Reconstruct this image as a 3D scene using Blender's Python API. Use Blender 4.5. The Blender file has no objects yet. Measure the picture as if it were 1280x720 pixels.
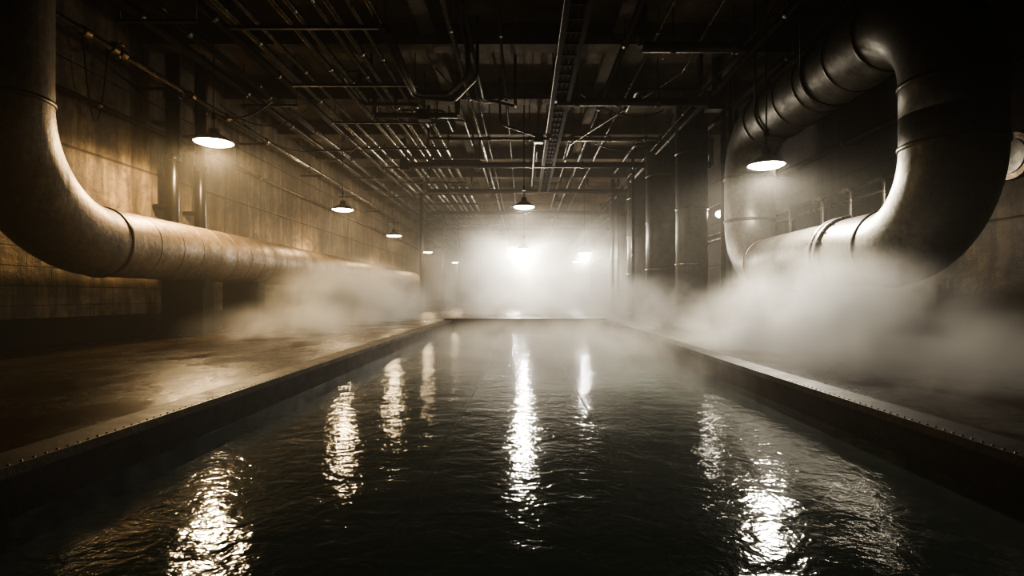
import bpy, math, random
from mathutils import Vector, Matrix
random.seed(7)
EYE=0.75
F=700.0
col=bpy.context.scene.collection
try: bpy.context.scene.view_settings.look='AgX - High Contrast'
except Exception as ex: print(ex)

# ---------------------------------------------------------------- materials
def newmat(name):
    m=bpy.data.materials.new(name); m.use_nodes=True
    nt=m.node_tree
    for n in list(nt.nodes): nt.nodes.remove(n)
    out=nt.nodes.new('ShaderNodeOutputMaterial')
    return m,nt,out
def N(nt,t,**k):
    n=nt.nodes.new(t)
    for a,b in k.items(): setattr(n,a,b)
    return n
def ramp(nt,fac,stops):
    r=N(nt,'ShaderNodeValToRGB'); nt.links.new(fac,r.inputs[0])
    e=r.color_ramp.elements
    while len(e)<len(stops): e.new(0.5)
    for i,(p,c) in enumerate(stops):
        e[i].position=p; e[i].color=(c[0],c[1],c[2],1) if hasattr(c,'__len__') else (c,c,c,1)
    return r.outputs[0]
def math_(nt,op,a,b=None,clamp=False):
    n=N(nt,'ShaderNodeMath',operation=op); n.use_clamp=clamp
    for i,v in enumerate((a,b)):
        if v is None: continue
        if isinstance(v,(int,float)): n.inputs[i].default_value=v
        else: nt.links.new(v,n.inputs[i])
    return n.outputs[0]
def noise(nt,vec,scale,detail=6,rough=0.6,dist=0.0):
    n=N(nt,'ShaderNodeTexNoise'); n.inputs['Scale'].default_value=scale
    n.inputs['Detail'].default_value=detail; n.inputs['Roughness'].default_value=rough
    n.inputs['Distortion'].default_value=dist
    if vec is not None: nt.links.new(vec,n.inputs['Vector'])
    return n.outputs['Fac']
def pos(nt,scale=(1,1,1)):
    g=N(nt,'ShaderNodeNewGeometry'); m=N(nt,'ShaderNodeMapping')
    m.inputs['Scale'].default_value=scale
    nt.links.new(g.outputs['Position'],m.inputs['Vector']); return m.outputs[0]
def bump(nt,h,strength,dist=0.02,normal=None):
    b=N(nt,'ShaderNodeBump'); b.inputs['Strength'].default_value=strength
    b.inputs['Distance'].default_value=dist; nt.links.new(h,b.inputs['Height'])
    if normal: nt.links.new(normal,b.inputs['Normal'])
    return b.outputs[0]
def mixc(nt,fac,a,b,mode='MIX'):
    n=N(nt,'ShaderNodeMix',data_type='RGBA',blend_type=mode)
    if isinstance(fac,(int,float)): n.inputs[0].default_value=fac
    else: nt.links.new(fac,n.inputs[0])
    for i,v in ((6,a),(7,b)):
        if isinstance(v,tuple): n.inputs[i].default_value=(*v,1)
        else: nt.links.new(v,n.inputs[i])
    return n.outputs[2]
def pbsdf(nt,out,base,rough,metal=0.0,normal=None,spec=0.5):
    p=N(nt,'ShaderNodeBsdfPrincipled')
    for k,v in (('Base Color',base),('Roughness',rough),('Metallic',metal),('Specular IOR Level',spec)):
        if isinstance(v,tuple): p.inputs[k].default_value=(*v,1)
        elif isinstance(v,(int,float)): p.inputs[k].default_value=v
        else: nt.links.new(v,p.inputs[k])
    if normal: nt.links.new(normal,p.inputs['Normal'])
    nt.links.new(p.outputs[0],out.inputs[0]); return p

def mat_wall(name='concrete_wall',brick=0.5,k=1.0):
    m,nt,o=newmat(name)
    v=pos(nt)
    big=noise(nt,v,0.5,8,0.65); fine=noise(nt,v,7,8,0.7)
    streak=noise(nt,pos(nt,(1,2.2,0.18)),1.6,6,0.7)
    patch=noise(nt,v,1.7,8,0.7,0.8)
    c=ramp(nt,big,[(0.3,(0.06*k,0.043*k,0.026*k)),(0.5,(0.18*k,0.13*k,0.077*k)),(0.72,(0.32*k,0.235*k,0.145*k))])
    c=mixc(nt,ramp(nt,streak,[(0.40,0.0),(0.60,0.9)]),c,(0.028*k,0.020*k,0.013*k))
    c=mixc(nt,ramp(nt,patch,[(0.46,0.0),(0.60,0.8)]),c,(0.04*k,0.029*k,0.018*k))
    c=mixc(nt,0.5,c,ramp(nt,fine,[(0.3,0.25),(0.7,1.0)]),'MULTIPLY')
    g=N(nt,'ShaderNodeNewGeometry'); s=N(nt,'ShaderNodeSeparateXYZ'); nt.links.new(g.outputs['Position'],s.inputs[0])
    cb=N(nt,'ShaderNodeCombineXYZ'); nt.links.new(s.outputs[1],cb.inputs[0]); nt.links.new(s.outputs[2],cb.inputs[1])
    b=N(nt,'ShaderNodeTexBrick'); nt.links.new(cb.outputs[0],b.inputs['Vector'])
    b.inputs['Scale'].default_value=1.0; b.inputs['Brick Width'].default_value=0.9; b.inputs['Row Height'].default_value=0.3
    b.inputs['Mortar Size'].default_value=0.012; b.inputs['Mortar Smooth'].default_value=0.4
    low=N(nt,'ShaderNodeMapRange'); nt.links.new(s.outputs[2],low.inputs[0])
    low.inputs[1].default_value=1.9; low.inputs[2].default_value=2.3; low.inputs[3].default_value=brick; low.inputs[4].default_value=0.0
    bf=math_(nt,'MULTIPLY',b.outputs['Fac'],low.outputs[0])
    sm=math_(nt,'PINGPONG',math_(nt,'ADD',s.outputs[2],-0.35),1.45/2)
    sf=ramp(nt,sm,[(0.0,0.7),(0.03,0.0)])
    bf=math_(nt,'ADD',bf,sf)
    c=mixc(nt,bf,c,(0.012,0.009,0.006))
    h=math_(nt,'SUBTRACT',math_(nt,'ADD',fine,math_(nt,'MULTIPLY',big,1.5)),bf)
    pbsdf(nt,o,c,0.7,0,bump(nt,h,0.8,0.05),0.25); return m
def mat_ceiling():
    m,nt,o=newmat('ceiling_concrete')
    v=pos(nt); big=noise(nt,v,0.7,8,0.7); fine=noise(nt,v,8,6,0.7)
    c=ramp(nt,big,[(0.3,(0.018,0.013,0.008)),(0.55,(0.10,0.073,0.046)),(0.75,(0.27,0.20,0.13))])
    pbsdf(nt,o,c,0.8,0,bump(nt,fine,0.6,0.04),0.2); return m
def mat_floor():
    m,nt,o=newmat('wet_concrete_floor')
    v=pos(nt); big=noise(nt,v,0.8,7,0.6,0.4); fine=noise(nt,v,14,6,0.7)
    wet=noise(nt,pos(nt,(1.0,0.6,1)),1.6,6,0.6,0.5)
    c=ramp(nt,big,[(0.3,(0.010,0.006,0.0034)),(0.6,(0.024,0.014,0.007)),(0.8,(0.036,0.0215,0.0115))])
    w=ramp(nt,wet,[(0.40,0.0),(0.66,1.0)])
    r=N(nt,'ShaderNodeMapRange'); nt.links.new(w,r.inputs[0]); r.inputs[3].default_value=0.34; r.inputs[4].default_value=0.12
    sp=N(nt,'ShaderNodeMapRange'); nt.links.new(w,sp.inputs[0]); sp.inputs[3].default_value=0.06; sp.inputs[4].default_value=0.32
    h=math_(nt,'ADD',fine,noise(nt,v,3.5,4))
    pbsdf(nt,o,c,r.outputs[0],0,bump(nt,h,0.35,0.02),sp.outputs[0]); return m
def mat_metal(name,base,rough,metal=0.85,stain=0.6,bs=0.25,scale=2.5,ring=False,spec=0.5):
    m,nt,o=newmat(name)
    v=pos(nt); n1=noise(nt,v,scale,8,0.7); n2=noise(nt,v,scale*8,6,0.7)
    dark=tuple(x*0.3 for x in base); rust=(base[0]*0.75,base[1]*0.62,base[2]*0.5)
    c=ramp(nt,n1,[(0.3,dark),(0.5,rust if stain>0.5 else tuple(x*0.7 for x in base)),(0.68,base)])
    c=mixc(nt,0.35,c,ramp(nt,n2,[(0.35,0.3),(0.65,1.0)]),'MULTIPLY')
    r=N(nt,'ShaderNodeMapRange'); nt.links.new(n1,r.inputs[0])
    r.inputs[1].default_value=0.3; r.inputs[2].default_value=0.7
    r.inputs[3].default_value=min(1,rough+0.15); r.inputs[4].default_value=max(0.05,rough-0.1)
    h=math_(nt,'ADD',n2,math_(nt,'MULTIPLY',n1,0.6))
    if ring:
        h=math_(nt,'ADD',h,noise(nt,pos(nt,(0.7,14,0.7)),1.0,4,0.6))
    pbsdf(nt,o,c,r.outputs[0],metal,bump(nt,h,bs,0.02),spec); return m
def mat_plain(name,base,rough,metal=0.0,spec=0.5):
    m,nt,o=newmat(name)
    v=pos(nt); n=noise(nt,v,6,6,0.7)
    c=mixc(nt,0.5,base,ramp(nt,n,[(0.3,0.4),(0.7,1.0)]),'MULTIPLY')
    pbsdf(nt,o,c,rough,metal,bump(nt,n,0.3,0.01),spec); return m
def mat_emit(name,colr,s):
    m,nt,o=newmat(name); e=N(nt,'ShaderNodeEmission')
    e.inputs[0].default_value=(*colr,1); e.inputs[1].default_value=s
    nt.links.new(e.outputs[0],o.inputs[0]); return m
def mat_water():
    m,nt,o=newmat('dark_water')
    a=noise(nt,pos(nt,(1.0,1.2,1)),1.3,2,0.5,0.6)
    b=noise(nt,pos(nt,(1.0,1.1,1)),6.5,2,0.5,1.0)
    c=noise(nt,pos(nt,(1.0,1.0,1)),30,2,0.5,0.4)
    h=math_(nt,'ADD',math_(nt,'MULTIPLY',a,0.8),math_(nt,'ADD',math_(nt,'MULTIPLY',b,0.33),math_(nt,'MULTIPLY',c,0.10)))
    nrm=bump(nt,h,0.29,0.055)
    tr=N(nt,'ShaderNodeBsdfTransparent'); tr.inputs[0].default_value=(0.72,0.81,0.79,1)
    df=N(nt,'ShaderNodeBsdfDiffuse'); df.inputs[0].default_value=(0.13,0.18,0.175,1)  # murky tint, lightened to paint in the sheen of reflected fog
    gl=N(nt,'ShaderNodeBsdfGlossy'); gl.inputs[1].default_value=0.07; nt.links.new(nrm,gl.inputs['Normal'])
    mx=N(nt,'ShaderNodeMixShader'); mx.inputs[0].default_value=0.35
    nt.links.new(tr.outputs[0],mx.inputs[1]); nt.links.new(df.outputs[0],mx.inputs[2])
    fr=N(nt,'ShaderNodeFresnel'); fr.inputs[0].default_value=1.33; nt.links.new(nrm,fr.inputs['Normal'])
    m2=N(nt,'ShaderNodeMixShader'); nt.links.new(fr.outputs[0],m2.inputs[0])
    nt.links.new(mx.outputs[0],m2.inputs[1]); nt.links.new(gl.outputs[0],m2.inputs[2])
    nt.links.new(m2.outputs[0],o.inputs[0]); return m
def mat_steam(name,dens,nscale=0.9,lo=0.40,hi=0.68,seed=0.0,f0=0.15):
    m,nt,o=newmat(name)
    tc=N(nt,'ShaderNodeTexCoord')
    ln=N(nt,'ShaderNodeVectorMath',operation='LENGTH'); nt.links.new(tc.outputs['Object'],ln.inputs[0])
    fall=N(nt,'ShaderNodeMapRange'); fall.interpolation_type='SMOOTHSTEP'
    nt.links.new(ln.outputs['Value'],fall.inputs[0])
    fall.inputs[1].default_value=f0; fall.inputs[2].default_value=0.98
    fall.inputs[3].default_value=1; fall.inputs[4].default_value=0
    g=N(nt,'ShaderNodeNewGeometry'); mp=N(nt,'ShaderNodeMapping'); mp.inputs['Location'].default_value=(seed,seed*0.7,0)
    nt.links.new(g.outputs['Position'],mp.inputs[0])
    n=noise(nt,mp.outputs[0],nscale,3,0.55,0.7)
    nr=N(nt,'ShaderNodeMapRange'); nr.interpolation_type='SMOOTHSTEP'
    nt.links.new(n,nr.inputs[0]); nr.inputs[1].default_value=lo; nr.inputs[2].default_value=hi
    d=math_(nt,'MULTIPLY',math_(nt,'MULTIPLY',fall.outputs[0],nr.outputs[0]),dens)
    vs=N(nt,'ShaderNodeVolumeScatter'); vs.inputs['Color'].default_value=(0.97,0.945,0.90,1)
    vs.inputs['Anisotropy'].default_value=0.1
    nt.links.new(d,vs.inputs['Density']); nt.links.new(vs.outputs[0],o.inputs['Volume'])
    return m

M_WALL=mat_wall(); M_WALLR=mat_wall('shaded_concrete_wall',0.0,0.22); M_CEIL=mat_ceiling(); M_FLOOR=mat_floor(); M_WATER=mat_water()  # right and end walls: wall concrete with shade put into its colour
M_DUCT=mat_metal('weathered_steel_duct',(0.19,0.18,0.16),0.45,0.75,0.4,0.22,1.8)
M_DUCT2=mat_metal('darkened_duct',(0.09,0.083,0.072),0.45,0.7,0.4,0.22,1.8)  # duct steel darkened in colour to offset the lamp light on the columns
M_CLAD=mat_metal('aluminium_cladding',(0.23,0.20,0.16),0.50,0.5,0.6,0.3,1.5,ring=True)
M_BAND=mat_metal('steel_band',(0.10,0.092,0.08),0.35,0.9,0.6,0.2,6)
M_COND=mat_metal('galvanised_conduit',(0.24,0.215,0.18),0.28,0.9,0.4,0.1,5)
M_BLACK=mat_metal('black_iron',(0.04,0.036,0.030),0.40,0.6,0.6,0.2,5)
M_CURB=mat_metal('tarred_curb',(0.008,0.007,0.006),0.5,0.0,0.4,0.12,6,spec=0.2)
M_BRASS=mat_metal('brass_fitting',(0.22,0.15,0.08),0.4,0.9,0.6,0.2,6)
M_BED=mat_plain('channel_bed',(0.26,0.33,0.31),0.6)
M_DRAIN=mat_plain('drain_plate',(0.012,0.012,0.012),0.5)
M_ENAM=mat_plain('dark_enamel',(0.02,0.02,0.018),0.35,0.3)
M_WHITE=mat_plain('white_reflector',(0.7,0.68,0.6),0.4)
M_PLINTH=mat_plain('tar_coated_plinth',(0.008,0.007,0.006),0.85,0,0.12)
M_TARPIPE=mat_plain('tarred_pipe',(0.005,0.0045,0.004),0.30,0,0.3)

# ---------------------------------------------------------------- builder
class B:
    def __init__(s): s.v=[];s.f=[];s.m=[];s.sm=[];s.mats=[]
    def mi(s,mat):
        if mat not in s.mats: s.mats.append(mat)
        return s.mats.index(mat)
    def box(s,c,d,mat,rz=0.0,tilt=None):
        i0=len(s.v); R=Matrix.Rotation(rz,3,'Z')
        if tilt: R=R@Matrix.Rotation(tilt[0],3,tilt[1])
        for x in(-1,1):
            for y in(-1,1):
                for z in(-1,1): s.v.append(Vector(c)+R@Vector((x*d[0]/2,y*d[1]/2,z*d[2]/2)))
        for q in((0,1,3,2),(4,6,7,5),(0,4,5,1),(2,3,7,6),(0,2,6,4),(1,5,7,3)):
            s.f.append([i0+k for k in q]); s.m.append(s.mi(mat)); s.sm.append(False)
    def tube(s,pts,r,mat,seg=12,caps=True):
        pts=[Vector(p) for p in pts]; n=len(pts)
        rr=r if isinstance(r,list) else [r]*n
        T=[]
        for i in range(n):
            a=pts[max(i-1,0)]; b=pts[min(i+1,n-1)]; t=(b-a)
            T.append(t.normalized() if t.length>1e-9 else (T[-1] if T else Vector((0,0,1))))
        u=T[0].orthogonal().normalized(); i0=len(s.v); k=s.mi(mat)
        for i in range(n):
            u=(u-T[i]*u.dot(T[i])).normalized(); w=T[i].cross(u)
            for j in range(seg):
                a=2*math.pi*j/seg
                s.v.append(pts[i]+(u*math.cos(a)+w*math.sin(a))*rr[i])
        for i in range(n-1):
            for j in range(seg):
                j2=(j+1)%seg
                s.f.append([i0+i*seg+j,i0+i*seg+j2,i0+(i+1)*seg+j2,i0+(i+1)*seg+j]); s.m.append(k); s.sm.append(True)
        if caps:
            s.f.append([i0+j for j in range(seg)][::-1]); s.m.append(k); s.sm.append(False)
            s.f.append([i0+(n-1)*seg+j for j in range(seg)]); s.m.append(k); s.sm.append(False)
    def band(s,p,d,r,w,mat,seg=32):
        p=Vector(p); d=Vector(d).normalized(); a=p-d*w/2; b=p+d*w/2
        s.tube([a,a+d*w*0.15,b-d*w*0.15,b],[r*0.97,r,r,r*0.97],mat,seg)
    def lathe(s,c,prof,mat,seg=28):
        i0=len(s.v); k=s.mi(mat)
        for (r,z) in prof:
            for j in range(seg):
                a=2*math.pi*j/seg; s.v.append(Vector((c[0]+r*math.cos(a),c[1]+r*math.sin(a),c[2]+z)))
        for i in range(len(prof)-1):
            for j in range(seg):
                j2=(j+1)%seg
                s.f.append([i0+i*seg+j,i0+i*seg+j2,i0+(i+1)*seg+j2,i0+(i+1)*seg+j]); s.m.append(k); s.sm.append(True)
    def done(s,name,parent=None):
        me=bpy.data.meshes.new(name); me.from_pydata([tuple(v) for v in s.v],[],s.f); 
        for m in s.mats: me.materials.append(m)
        me.polygons.foreach_set('material_index',s.m); me.polygons.foreach_set('use_smooth',s.sm)
        me.update(); ob=bpy.data.objects.new(name,me); col.objects.link(ob)
        if parent: ob.parent=parent
        return ob
def fillet(P,R,steps=12):
    P=[Vector(p) for p in P]; out=[P[0]]; arcs=[]
    for i in range(1,len(P)-1):
        Ri=R[i-1] if isinstance(R,list) else R
        a=(P[i-1]-P[i]).normalized(); b=(P[i+1]-P[i]).normalized()
        ang=a.angle(b)
        if abs(ang-math.pi)<1e-3: out.append(P[i]); continue
        t=Ri/math.tan(ang/2); s=P[i]+a*t; e=P[i]+b*t
        c=P[i]+(a+b).normalized()*(Ri/math.sin(ang/2))
        va=s-c; vb=e-c; tot=va.angle(vb); ax=va.cross(vb).normalized()
        for k in range(steps+1):
            out.append(c+Matrix.Rotation(tot*k/steps,3,ax)@va)
        arcs.append((s,-a,e,b))
    out.append(P[-1]); return out,arcs
def densify(pts,step):
    out=[pts[0]]
    for a,b in zip(pts,pts[1:]):
        n=max(1,int((b-a).length/step))
        for k in range(1,n+1): out.append(a.lerp(b,k/n))
    return out

Y0,Y1=-4.0,56.0
XL,XR=-7.6,6.6
HC=EYE+5.4
CL,CR=-2.08,2.14
CEND=16.0
# ---------------------------------------------------------------- room shell
b=B(); b.box((XL-0.2,(Y0+Y1)/2,HC/2-0.3),(0.4,Y1-Y0,HC+1.2),M_WALL); b.done('wall_left')
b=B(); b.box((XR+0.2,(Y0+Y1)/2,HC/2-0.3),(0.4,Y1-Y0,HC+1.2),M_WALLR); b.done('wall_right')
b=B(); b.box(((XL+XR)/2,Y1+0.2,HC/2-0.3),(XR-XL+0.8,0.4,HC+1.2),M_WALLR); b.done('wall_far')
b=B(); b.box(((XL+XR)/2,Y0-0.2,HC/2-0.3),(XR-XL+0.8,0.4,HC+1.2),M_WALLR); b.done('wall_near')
b=B(); b.box(((XL+CL)/2,(Y0+Y1)/2,-0.45),(CL-XL,Y1-Y0,0.9),M_FLOOR)
b.box(((XR+CR)/2,(Y0+Y1)/2,-0.45),(XR-CR,Y1-Y0,0.9),M_FLOOR)
b.box(((CL+CR)/2,(CEND+Y1)/2,-0.45),(CR-CL,Y1-CEND,0.9),M_FLOOR)
b.box(((CL+CR)/2,(Y0+CEND)/2,-0.6),(CR-CL,CEND-Y0,0.4),M_BED)
b.done('floor')
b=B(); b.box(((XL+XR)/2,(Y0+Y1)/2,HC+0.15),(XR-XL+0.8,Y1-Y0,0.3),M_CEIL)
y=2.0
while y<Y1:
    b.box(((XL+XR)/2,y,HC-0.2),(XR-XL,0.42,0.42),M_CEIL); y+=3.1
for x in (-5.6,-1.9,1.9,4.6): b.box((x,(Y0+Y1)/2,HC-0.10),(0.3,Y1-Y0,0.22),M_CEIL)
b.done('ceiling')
b=B(); b.box((0.02,(Y0+CEND)/2,-0.38),(1.15,CEND-Y0-0.1,0.05),M_DRAIN)
for sx in (-0.6,0.64): b.box((sx,(Y0+CEND)/2,-0.375),(0.04,CEND-Y0-0.1,0.07),M_BAND)
b.done('drain_cover')
def curb(name,x,side):
    b=B(); L=CEND-Y0
    b.box((x+side*0.06,Y0+L/2,-0.28),(0.14,L,0.62),M_CURB)
    b.box((x+side*0.10,Y0+L/2,0.035),(0.24,L,0.05),M_CURB)
    b.box((x-side*0.015,Y0+L/2,0.045),(0.012,L,0.045),M_BLACK)
    yy=Y0+0.1
    while yy<CEND:
        b.lathe((x+side*0.02,yy,0.06),[(0.007,0),(0.006,0.004),(0.003,0.006),(0.0,0.006)],M_COND,6); yy+=0.06 if yy<8 else 0.25
    return b.done(name)
curb('trim_1',CL,-1); curb('trim_2',CR,1)
b=B(); b.box(((CL+CR)/2,CEND+0.08,-0.2),(CR-CL+0.3,0.2,0.6),M_CURB); b.box(((CL+CR)/2,CEND+0.08,0.06),(CR-CL+0.4,0.26,0.08),M_CURB); b.done('trim_3')
b=B(); b.box((XL+0.14,(Y0+Y1)/2,0.2),(0.28,Y1-Y0,0.4),M_PLINTH); b.done('baseboard_left')
b=B(); b.box((XR-0.14,(Y0+Y1)/2,0.2),(0.28,Y1-Y0,0.4),M_PLINTH); b.done('baseboard_right')
me=bpy.data.meshes.new('water'); me.from_pydata([(CL,Y0,-0.15),(CR,Y0,-0.15),(CR,CEND,-0.15),(CL,CEND,-0.15)],[],[[0,1,2,3]])
me.materials.append(M_WATER); ob=bpy.data.objects.new('channel_water',me); col.objects.link(ob)

# ---------------------------------------------------------------- large left pipe
r=0.54; X=-6.6; zc=EYE+0.84
P=[(X,7.05,HC),(X,7.05,zc),(X,34,zc),(X,34,0.0)]
pts,arcs=fillet(P,[1.65,1.0],20)
b=B(); 
pts=densify(pts,0.5)
b.tube(pts,r,M_CLAD,48)
for s,d1,e,d2 in arcs:
    b.band(s,d1,r+0.018,0.07,M_BAND,48); b.band(e,d2,r+0.018,0.07,M_BAND,48)
yy=9.4
while yy<33: b.band((X,yy,zc),(0,1,0),r+0.004,0.025,M_CLAD,48); yy+=0.62
b.band((X,7.05,5.1),(0,0,1),r+0.02,0.08,M_BAND,48)
p=b.done('large_steam_pipe')
b=B()
for yy in (11.0,13.2,17.5,22,27,31):
    b.box((X,yy,0.45),(0.8,0.38,0.9),M_PLINTH); b.box((X,yy,0.98),(0.84,0.3,0.16),M_PLINTH)
b.done('support_saddles',p)

# ---------------------------------------------------------------- right expansion loop
r=0.50; X=4.75; zb=EYE+0.62; zt=EYE+3.42; yn=6.22; yf=11.8
P=[(X,yn,zb+1.4),(X,yn,zb),(X,yf,zb),(X,yf,zt),(X,yn,zt),(X,yn,zb+1.4)]
pts,arcs=fillet(P,[1.05,0.95,0.95,1.05],18)
pts=densify(pts,0.5)
b=B(); b.tube(pts,r,M_DUCT,48)
for s,d1,e,d2 in arcs:
    b.band(s,d1,r+0.018,0.06,M_BAND,48); b.band(e,d2,r+0.018,0.06,M_BAND,48)
b.band((X,8.15,zb),(0,1,0),r+0.05,0.10,M_DUCT,48); b.band((X,8.30,zb),(0,1,0),r+0.05,0.10,M_DUCT,48)
b.band((X,8.22,zb),(0,1,0),r+0.03,0.2,M_BAND,48)
for i in range(20):
    a=2*math.pi*i/20; b.tube([(X+math.cos(a)*(r+0.025),8.05,zb+math.sin(a)*(r+0.025)),(X+math.cos(a)*(r+0.025),8.4,zb+math.sin(a)*(r+0.025))],0.018,M_BAND,6)
for yy in (8.0,8.9,9.6,10.2): b.band((X,yy,zt),(0,1,0),r+0.012,0.05,M_BAND,48)
p=b.done('expansion_loop_pipe')
b=B()
b.tube([(X,yn,zt+0.2),(X,yn,HC)],r*0.9,M_DUCT,40)
b.done('riser',p)
b=B()
for yy in (9.2,10.6):
    b.box((X,yy,0.38),(0.7,0.4,0.76),M_PLINTH); b.box((X,yy,0.8),(0.9,0.3,0.12),M_BLACK)
for yy in (8.6,10.3):
    b.tube([(X-0.5,yy,zt),(X-0.5,yy,HC)],0.02,M_BLACK,8); b.tube([(X+0.5,yy,zt),(X+0.5,yy,HC)],0.02,M_BLACK,8)
    b.band((X,yy,zt),(0,1,0),r+0.025,0.09,M_BLACK,48)
b.done('stands_and_hangers',p)

# ---------------------------------------------------------------- right tank columns
def column(x,y,rr):
    b=B(); b.tube([(x,y,0),(x,y,HC)],rr,M_DUCT2,36)
    for z in (0.08,1.6,3.1,4.6): b.band((x,y,z),(0,0,1),rr+0.02,0.07,M_BAND,36)
    b.done('vertical_duct')
column(4.55,15.2,0.42); column(4.45,18.1,0.5); column(4.5,22.2,0.4); column(4.5,27,0.4)
b=B()
for x,y,rr in ((4.95,13.9,0.07),(5.12,13.9,0.05),(5.3,14.0,0.05),(3.95,20.3,0.06),(3.8,24,0.07),(4.1,24.4,0.05)):
    b.tube([(x,y,0),(x,y,HC)],rr,M_BLACK,12)
    for z in (1,2.3,3.6): b.band((x,y,z),(0,0,1),rr+0.02,0.07,M_BLACK,12)
b.done('standpipes')
b=B()
for x,y,rr in ((-4.75,26,0.09),(-4.75,33,0.1),(-4.7,40,0.1)):
    b.tube([(x,y,0),(x,y,HC)],rr,M_BLACK,14); b.band((x,y,0.05),(0,0,1),rr+0.08,0.1,M_BLACK,14); b.band((x,y,2.6),(0,0,1),rr+0.03,0.1,M_BLACK,14)
b.done('steel_posts')

# ---------------------------------------------------------------- wall piping, left
b=B()
for (x,y,rr) in ((-7.28,11.6,0.135),(-7.28,12.6,0.12)):
    b.tube([(x,y,0.0),(x,y,HC)],rr,M_TARPIPE,20)
    for z in (0.5,2.1,3.6,4.9): b.band((x,y,z),(0,0,1),rr+0.03,0.12,M_TARPIPE,20)
    for z in (2.6,4.3): b.box((x-0.17,y,z),(0.24,0.34,0.06),M_TARPIPE)
b.done('black_standpipe')
b=B(); z=EYE+4.15; x=-6.9
b.tube([(x,Y0,z),(x,Y1,z)],0.055,M_COND,14)
for y in [8.8,9.4,9.6,11.6,13,15,18,21,25,30,36]: b.band((x,y,z),(0,1,0),0.085,0.14,M_BRASS,14)
for y in range(7,48,4): b.box((x-0.35,y,z-0.08),(0.72,0.05,0.05),M_BLACK)
b.tube([(x,9.5,z),(x,9.5,z-0.12)],0.05,M_BRASS,10); b.lathe((x,9.5,z+0.1),[(0.0,0.03),(0.1,0.03),(0.1,0),(0.0,0)],M_BRASS,14); b.tube([(x,9.5,z),(x,9.5,z+0.12)],0.018,M_BRASS,8)
b.done('wall_water_pipe')
b=B()
for (x,z,rr,mt) in ((-6.3,EYE+4.6,0.09,M_BLACK),(-6.0,EYE+4.75,0.06,M_COND),(-5.75,EYE+4.5,0.05,M_BLACK),(-5.4,EYE+4.85,0.08,M_BLACK),(-7.35,EYE+3.3,0.035,M_BLACK)):
    b.tube([(x,Y0,z),(x,Y1,z)],rr,mt,12)
    for y in range(6,48,3): b.band((x,y+random.random(),z),(0,1,0),rr+0.02,0.1,M_BLACK,12)
for y in range(5,48,4): b.box((-5.9,y,EYE+4.42),(1.3,0.06,0.05),M_BLACK); b.tube([(-6.5,y,EYE+4.42),(-6.5,y,HC)],0.014,M_BLACK,6); b.tube([(-5.28,y,EYE+4.42),(-5.28,y,HC)],0.014,M_BLACK,6)
b.done('overhead_pipe_rack')
b=B()
def cable(p0,p1,sag,rr=0.014,mt=M_BLACK):
    p0=Vector(p0);p1=Vector(p1); L=[]
    for i in range(17):
        t=i/16; q=p0.lerp(p1,t); q.z-=sag*4*t*(1-t); L.append(q)
    b.tube(L,rr,mt,8)
cable((-7.5,9.5,EYE+4.6),(-7.5,10.1,EYE+4.5),1.5); cable((-6.8,12.5,EYE+4.3),(-5.2,13.5,EYE+4.5),0.45)
cable((-6.8,13.5,EYE+4.2),(-4.9,16,EYE+4.6),0.6); cable((-6.5,16,EYE+4.4),(-5,17,EYE+4.6),0.5)
cable((-6.8,11.2,EYE+4.1),(-5.5,12.4,EYE+4.4),0.5,0.02)
cable((-1.9,12,EYE+4.9),(-0.4,14,EYE+5.0),0.4,0.02); cable((1.2,13,EYE+4.8),(3.6,14.5,EYE+4.8),0.35,0.018)
cable((2.0,17,EYE+4.7),(4.4,16,EYE+4.7),0.4,0.018)
b.done('drooping_cables')

# ---------------------------------------------------------------- ceiling conduits
b=B()
xs=[-4.85,-4.5,-3.95,-3.72,-3.3,-3.1,-2.75,-2.45]
zz=EYE+4.55
for i,x in enumerate(xs):
    rr=[0.06,0.04,0.055,0.055,0.04,0.06,0.04,0.06][i]; z=zz+rr+0.03
    b.tube([(x,Y0,z),(x,Y1,z)],rr,M_COND,12)
    y=4+random.random()*2
    while y<45: b.band((x,y,z),(0,1,0),rr+0.012,0.09,M_BLACK,12); y+=3.05
for y in [i*2.6+4.3 for i in range(17)]:
    b.box((-3.65,y,zz),(2.7,0.06,0.05),M_BLACK)
    for x in (-4.95,-2.35): b.tube([(x,y,zz),(x,y,HC)],0.012,M_BLACK,6)
b.done('conduit_bundle')
b=B()
for x,z,rr in ((-1.35,EYE+4.9,0.05),(-1.15,EYE+4.95,0.03),(-0.45,EYE+5.0,0.03),(1.9,EYE+4.75,0.06),(2.5,EYE+4.9,0.035),(4.2,EYE+4.5,0.07),(4.05,EYE+4.62,0.03),(5.2,EYE+4.7,0.1)):
    b.tube([(x,Y0,z),(x,Y1,z)],rr,M_COND if rr==0.035 or rr==0.05 else M_BLACK,12)
    y=3+random.random()*3
    while y<45: b.band((x,y,z),(0,1,0),rr+0.015,0.09,M_BLACK,12); b.tube([(x,y,z),(x,y,HC)],0.01,M_BLACK,6); y+=3.6
b.done('suspended_conduits')
b=B(); x=0.82; z=EYE+4.45
for dx in (-0.2,0.2): b.box((x+dx,(Y0+24)/2,z),(0.03,24-Y0,0.18),M_PLINTH); b.box((x+dx*0.85,(Y0+24)/2,z-0.09),(0.09,24-Y0,0.015),M_PLINTH)
b.box((x-0.22,(Y0+24)/2,z-0.08),(0.015,24-Y0,0.02),M_COND)
yy=Y0+0.3
while yy<24: b.box((x,yy,z-0.04),(0.4,0.05,0.03),M_PLINTH); yy+=0.45
for dx in (-0.11,-0.02,0.08): b.tube([(x+dx,Y0,z+0.01),(x+dx,24,z+0.01)],0.035,M_PLINTH,8)
for yy in range(3,24,3):
    for dx in (-0.2,0.2): b.tube([(x+dx,yy,z),(x+dx,yy,HC)],0.014,M_BLACK,6)
b.done('cable_tray')
b=B()
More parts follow.
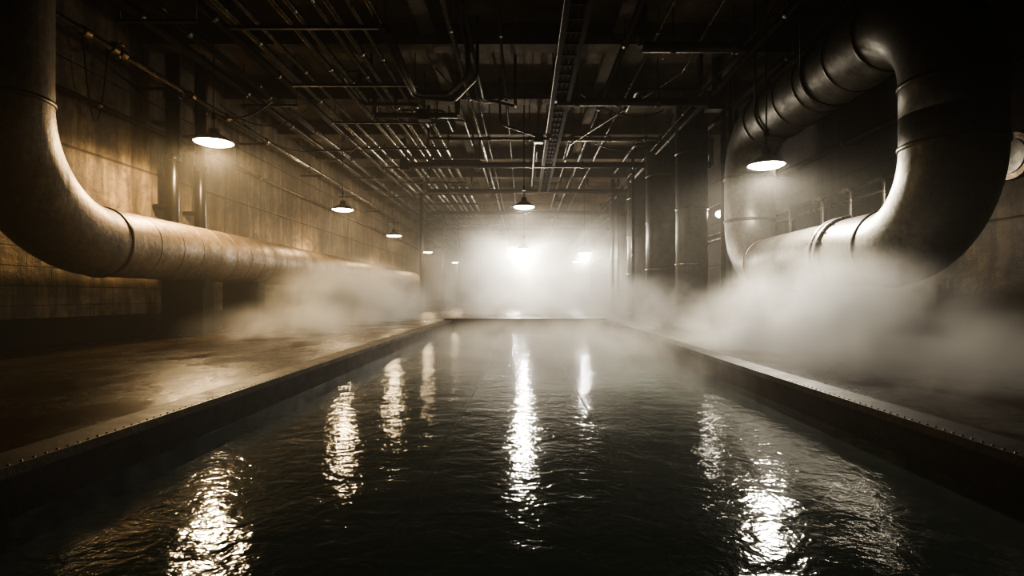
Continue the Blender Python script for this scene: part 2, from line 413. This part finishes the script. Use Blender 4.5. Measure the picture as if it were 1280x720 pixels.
def cross(x0,x1,y,z,rr,mt,n=4):
    b.tube([(x0,y,z),(x1,y,z)],rr,mt,14)
    for i in range(n):
        xx=x0+(x1-x0)*(i+0.5)/n; b.band((xx,y,z),(1,0,0),rr+0.02,0.1,mt,14); b.tube([(xx,y,z),(xx,y,HC)],0.014,M_BLACK,6)
    for xx in (x0,x1): b.tube([(xx,y,z-0.0),(xx,y,HC)],rr*0.9,mt,12)
cross(0.75,4.4,12.7,EYE+4.40,0.09,M_BLACK); cross(-4.1,6.3,18.9,EYE+4.42,0.1,M_BLACK,6)
cross(0.9,5.2,16.5,EYE+4.62,0.06,M_COND); cross(2.2,5.6,10.4,EYE+4.62,0.1,M_BLACK,3)
cross(-4.0,6.2,23.5,EYE+4.4,0.1,M_BLACK,6); cross(-4.8,6.2,29,EYE+4.3,0.1,M_BLACK,6)
cross(-3.6,-1.6,13.5,EYE+4.35,0.07,M_BLACK,2)
cross(-2.6,0.7,15.3,EYE+4.3,0.04,M_BLACK,3); cross(-6,6.2,35,EYE+4.2,0.1,M_BLACK,6)
b.done('crossing_pipes')
b=B()
def bent(P,R,rr,mt=M_BLACK):
    pts,_=fillet(P,R,8); b.tube(pts,rr,mt,10)
zc2=EYE+4.3
bent([(-1.1,11.0,HC),(-1.1,11.0,zc2),(-1.6,11.9,zc2),(-2.3,11.9,zc2),(-2.3,9.5,zc2+0.2)],0.2,0.05)
bent([(-0.9,10.8,HC),(-0.9,10.8,zc2-0.08),(-1.5,12.1,zc2-0.08),(-2.4,12.1,zc2),(-2.4,9.0,zc2+0.2)],0.2,0.035)
bent([(-1.0,9,EYE+4.8),(-1.0,13.6,EYE+4.8),(-0.2,13.6,EYE+4.6),(-0.2,12.6,EYE+4.3),(-0.2,12.6,HC)],0.18,0.035)
bent([(3.4,9,EYE+5.1),(3.4,12,EYE+4.8),(1.4,17,EYE+4.6),(1.4,30,EYE+4.6),(1.4,30,HC)],0.3,0.03,M_COND)
bent([(-0.6,14,HC),(-0.6,14,EYE+4.3),(0.3,15,EYE+4.3),(0.3,22,EYE+4.3),(0.3,22,HC)],0.2,0.03)
for i in range(12):
    x=random.uniform(-4.5,4.3); y=random.uniform(10,26); z=EYE+random.uniform(4.5,4.95); dx=random.choice((-1,1))*random.uniform(0.6,1.8); L=random.uniform(1.5,5)
    bent([(x,y,HC),(x,y,z),(x+dx,y+0.02,z),(x+dx,y+L,z),(x+dx,y+L,HC)],0.16,random.choice((0.022,0.03,0.045)),M_BLACK)
b.done('bent_conduits')
b=B()
for (x,y,z,sx,sy,sz) in ((4.3,12.7,EYE+4.35,0.35,0.25,0.3),(0.4,15.3,EYE+4.3,0.25,0.2,0.25),(-2.4,13.5,EYE+4.35,0.3,0.25,0.25),(-4.0,18.9,EYE+4.4,0.3,0.25,0.3),(5.2,16.5,EYE+4.55,0.3,0.3,0.3)):
    b.box((x,y,z),(sx,sy,sz),M_BLACK); b.box((x,y-sy/2-0.01,z),(sx*0.85,0.02,sz*0.85),M_BAND); b.tube([(x,y,z),(x,y,HC)],0.02,M_BLACK,6)
b.done('junction_boxes')
b=B(); x=XR-0.28
for z,rr in ((EYE+2.05,0.05),(EYE+1.85,0.035),(EYE+3.0,0.06)):
    b.tube([(x,Y0,z),(x,Y1,z)],rr,M_COND if rr<0.05 else M_BLACK,12)
    for y in range(5,48,3): b.band((x,y,z),(0,1,0),rr+0.02,0.08,M_BLACK,12); b.box((x+0.14,y,z),(0.3,0.05,0.05),M_BLACK)
for y,rr in ((9.6,0.05),(10.6,0.04),(11.6,0.05),(13,0.05),(15,0.06)):
    pts,_=fillet([(x,y+0.6,EYE+2.05),(x-0.12,y,EYE+2.05),(x-0.12,y,0.0)],0.12,8); b.tube(pts,rr,M_COND,12)
    b.band((x-0.12,y,EYE+0.8),(0,0,1),rr+0.02,0.1,M_BLACK,12)
b.band((x,7.0,EYE+1.75),(1,0,0),0.22,0.5,M_DUCT,28); b.band((x-0.2,7.0,EYE+1.75),(1,0,0),0.3,0.07,M_BAND,28)
b.done('wall_pipework')

# ---------------------------------------------------------------- lamps
def lamp(x,y,ze,colr,power,emit=90,rad=0.27,ztop=None,kind='SPOT'):
    z=EYE+ze; ztop=HC if ztop is None else ztop
    e=bpy.data.objects.new('pendant_lamp',None); col.objects.link(e); e.location=(x,y,z)
    def child(bb,n):
        ob=bb.done(n); ob.parent=e; ob.matrix_parent_inverse=Matrix.Translation((-x,-y,-z)); return ob
    R=rad
    bb=B(); bb.lathe((x,y,z),[(R*1.04,-0.005),(R*1.05,0.01),(R*0.98,0.03),(R*0.75,0.09),(R*0.42,0.14),(R*0.30,0.17),(R*0.28,0.25),(R*0.2,0.27),(0.0,0.27)],M_ENAM)
    bb.lathe((x,y,z),[(R*1.04,-0.005),(R*1.0,0.005),(R*0.9,0.03),(R*0.6,0.08),(R*0.3,0.10),(0,0.10)],M_WHITE)
    child(bb,'shade')
    bb=B(); bb.lathe((x,y,z),[(R*0.95,0.012),(R*0.93,-0.012),(R*0.75,-0.035),(R*0.4,-0.052),(0.0,-0.056)],mat_emit('lamp_glass',colr,emit)); child(bb,'lens')
    bb=B(); bb.tube([(x,y,z+0.25),(x,y,ztop)],0.014,M_BLACK,8); bb.band((x,y,z+0.5),(0,0,1),0.04,0.12,M_BLACK,10); child(bb,'stem')
    l=bpy.data.lights.new('lamp_light',kind); l.energy=power; l.color=colr; l.shadow_soft_size=0.12
    if kind=='SPOT': l.spot_size=math.radians(179); l.spot_blend=0.3
    lo=bpy.data.objects.new('bulb_light',l); col.objects.link(lo); lo.parent=e; lo.location=(0,0,-0.19)
WARM=(1.0,0.73,0.41); WH=(1.0,0.90,0.73)
lamp(-5.98,10.8,2.96,WARM,950,rad=0.34,emit=110); lamp(-5.5,17,2.62,WARM,150,rad=0.31,emit=50); lamp(-5.5,23.7,2.55,WARM,150,rad=0.31,emit=50); lamp(-5.5,32,2.5,WARM,200,emit=50); lamp(-4.9,40,2.4,WARM,150,emit=50)
lamp(0.0,15.2,2.42,WH,450,emit=220)
lamp(0.0,23.5,1.95,WH,2300,emit=120,rad=0.3,kind='POINT'); lamp(2.75,25.5,1.95,WH,1300,emit=90,rad=0.3,kind='POINT'); lamp(3.4,36,2.2,WH,300); lamp(-0.6,36,2.4,WH,900,kind='POINT')
lamp(3.85,8.9,2.08,WH,850,emit=200)
def bulkhead(x,y,z,side,colr,power):
    e=bpy.data.objects.new('bulkhead_lamp',None); col.objects.link(e); e.location=(x,y,z)
    bb=B(); bb.tube([(x,y,z),(x+side*0.08,y,z)],0.12,M_BLACK,20)
    bb.tube([(x+side*0.08,y,z),(x+side*0.13,y,z),(x+side*0.17,y,z)],[0.1,0.085,0.04],mat_emit('bulkhead_glass',colr,25),20)
    o=bb.done('body'); o.parent=e; o.matrix_parent_inverse=Matrix.Translation((-x,-y,-z))
    l=bpy.data.lights.new('bulkhead_light','POINT'); l.energy=power; l.color=colr; l.shadow_soft_size=0.08
    lo=bpy.data.objects.new('bulb_light',l); col.objects.link(lo); lo.parent=e; lo.location=(side*0.35,0,0)
bulkhead(XL,19.5,EYE+1.2,1,WARM,180); bulkhead(XL,28,EYE+1.2,1,WARM,180)  # added lamps, put in for the bright patches on the left wall
bulkhead(5.45,15.4,EYE+2.25,-1,WH,30)
b=B(); b.tube([(5.48,15.4,0),(5.48,15.4,EYE+2.6)],0.05,M_BLACK,10); b.done('lamp_post')

# ---------------------------------------------------------------- steam
def steam(loc,rad,dens,ns=0.9,lo=0.40,hi=0.68,seed=0.0,step=1.5,f0=0.15):
    import bmesh
    bm=bmesh.new(); bmesh.ops.create_icosphere(bm,subdivisions=3,radius=1.0)
    me=bpy.data.meshes.new('steam_cloud'); bm.to_mesh(me); bm.free()
    ob=bpy.data.objects.new('steam_cloud',me); col.objects.link(ob); ob.location=loc; ob.scale=rad
    mt=mat_steam('steam',dens,ns,lo,hi,seed,f0)
    try: mt.cycles.volume_step_rate=step
    except Exception as ex: print(ex)
    me.materials.append(mt)
steam((4.2,7.4,0.05),(2.3,3.0,1.5),5.5,1.25,0.36,0.62,3.0,f0=0.0)
steam((3.9,5.7,-0.05),(2.2,2.6,0.9),3.2,1.2,0.32,0.66,3.5,f0=0.0)
steam((-4.9,17,0.45),(2.2,6.5,1.6),2.6,1.15,0.38,0.64,1.0,f0=0.0)
steam((-4.4,10.8,0.1),(1.8,3.2,0.75),1.1,1.2,0.38,0.7,2.0,f0=0.0)
steam((0.7,22.5,1.3),(6.6,6.5,3.4),0.62,0.7,0.30,0.70,5.0,f0=0.0)
steam((3.2,15,0.2),(2.3,5.5,1.3),1.5,1.0,0.38,0.66,9.0,f0=0.0)
steam((0.6,9.2,-0.05),(3.2,7.2,0.5),0.9,1.0,0.38,0.7,6.0)

w=bpy.data.worlds.new('world'); bpy.context.scene.world=w; w.use_nodes=True
nt=w.node_tree
for n in list(nt.nodes): nt.nodes.remove(n)
o=nt.nodes.new('ShaderNodeOutputWorld'); bg=nt.nodes.new('ShaderNodeBackground'); bg.inputs[0].default_value=(0,0,0,1); bg.inputs[1].default_value=0
nt.links.new(bg.outputs[0],o.inputs[0])
vs=nt.nodes.new('ShaderNodeVolumeScatter'); vs.inputs['Density'].default_value=0.008; vs.inputs['Color'].default_value=(0.95,0.92,0.86,1); vs.inputs['Anisotropy'].default_value=0.3
nt.links.new(vs.outputs[0],o.inputs['Volume'])

cd=bpy.data.cameras.new('camera'); co=bpy.data.objects.new('camera',cd); col.objects.link(co)
co.location=(0,0,EYE); co.rotation_euler=(math.pi/2,0,0)
cd.sensor_width=36; cd.lens=36*F/1280; cd.shift_x=-15/1280; cd.shift_y=10/1280; cd.clip_start=0.05; cd.clip_end=200
bpy.context.scene.camera=co
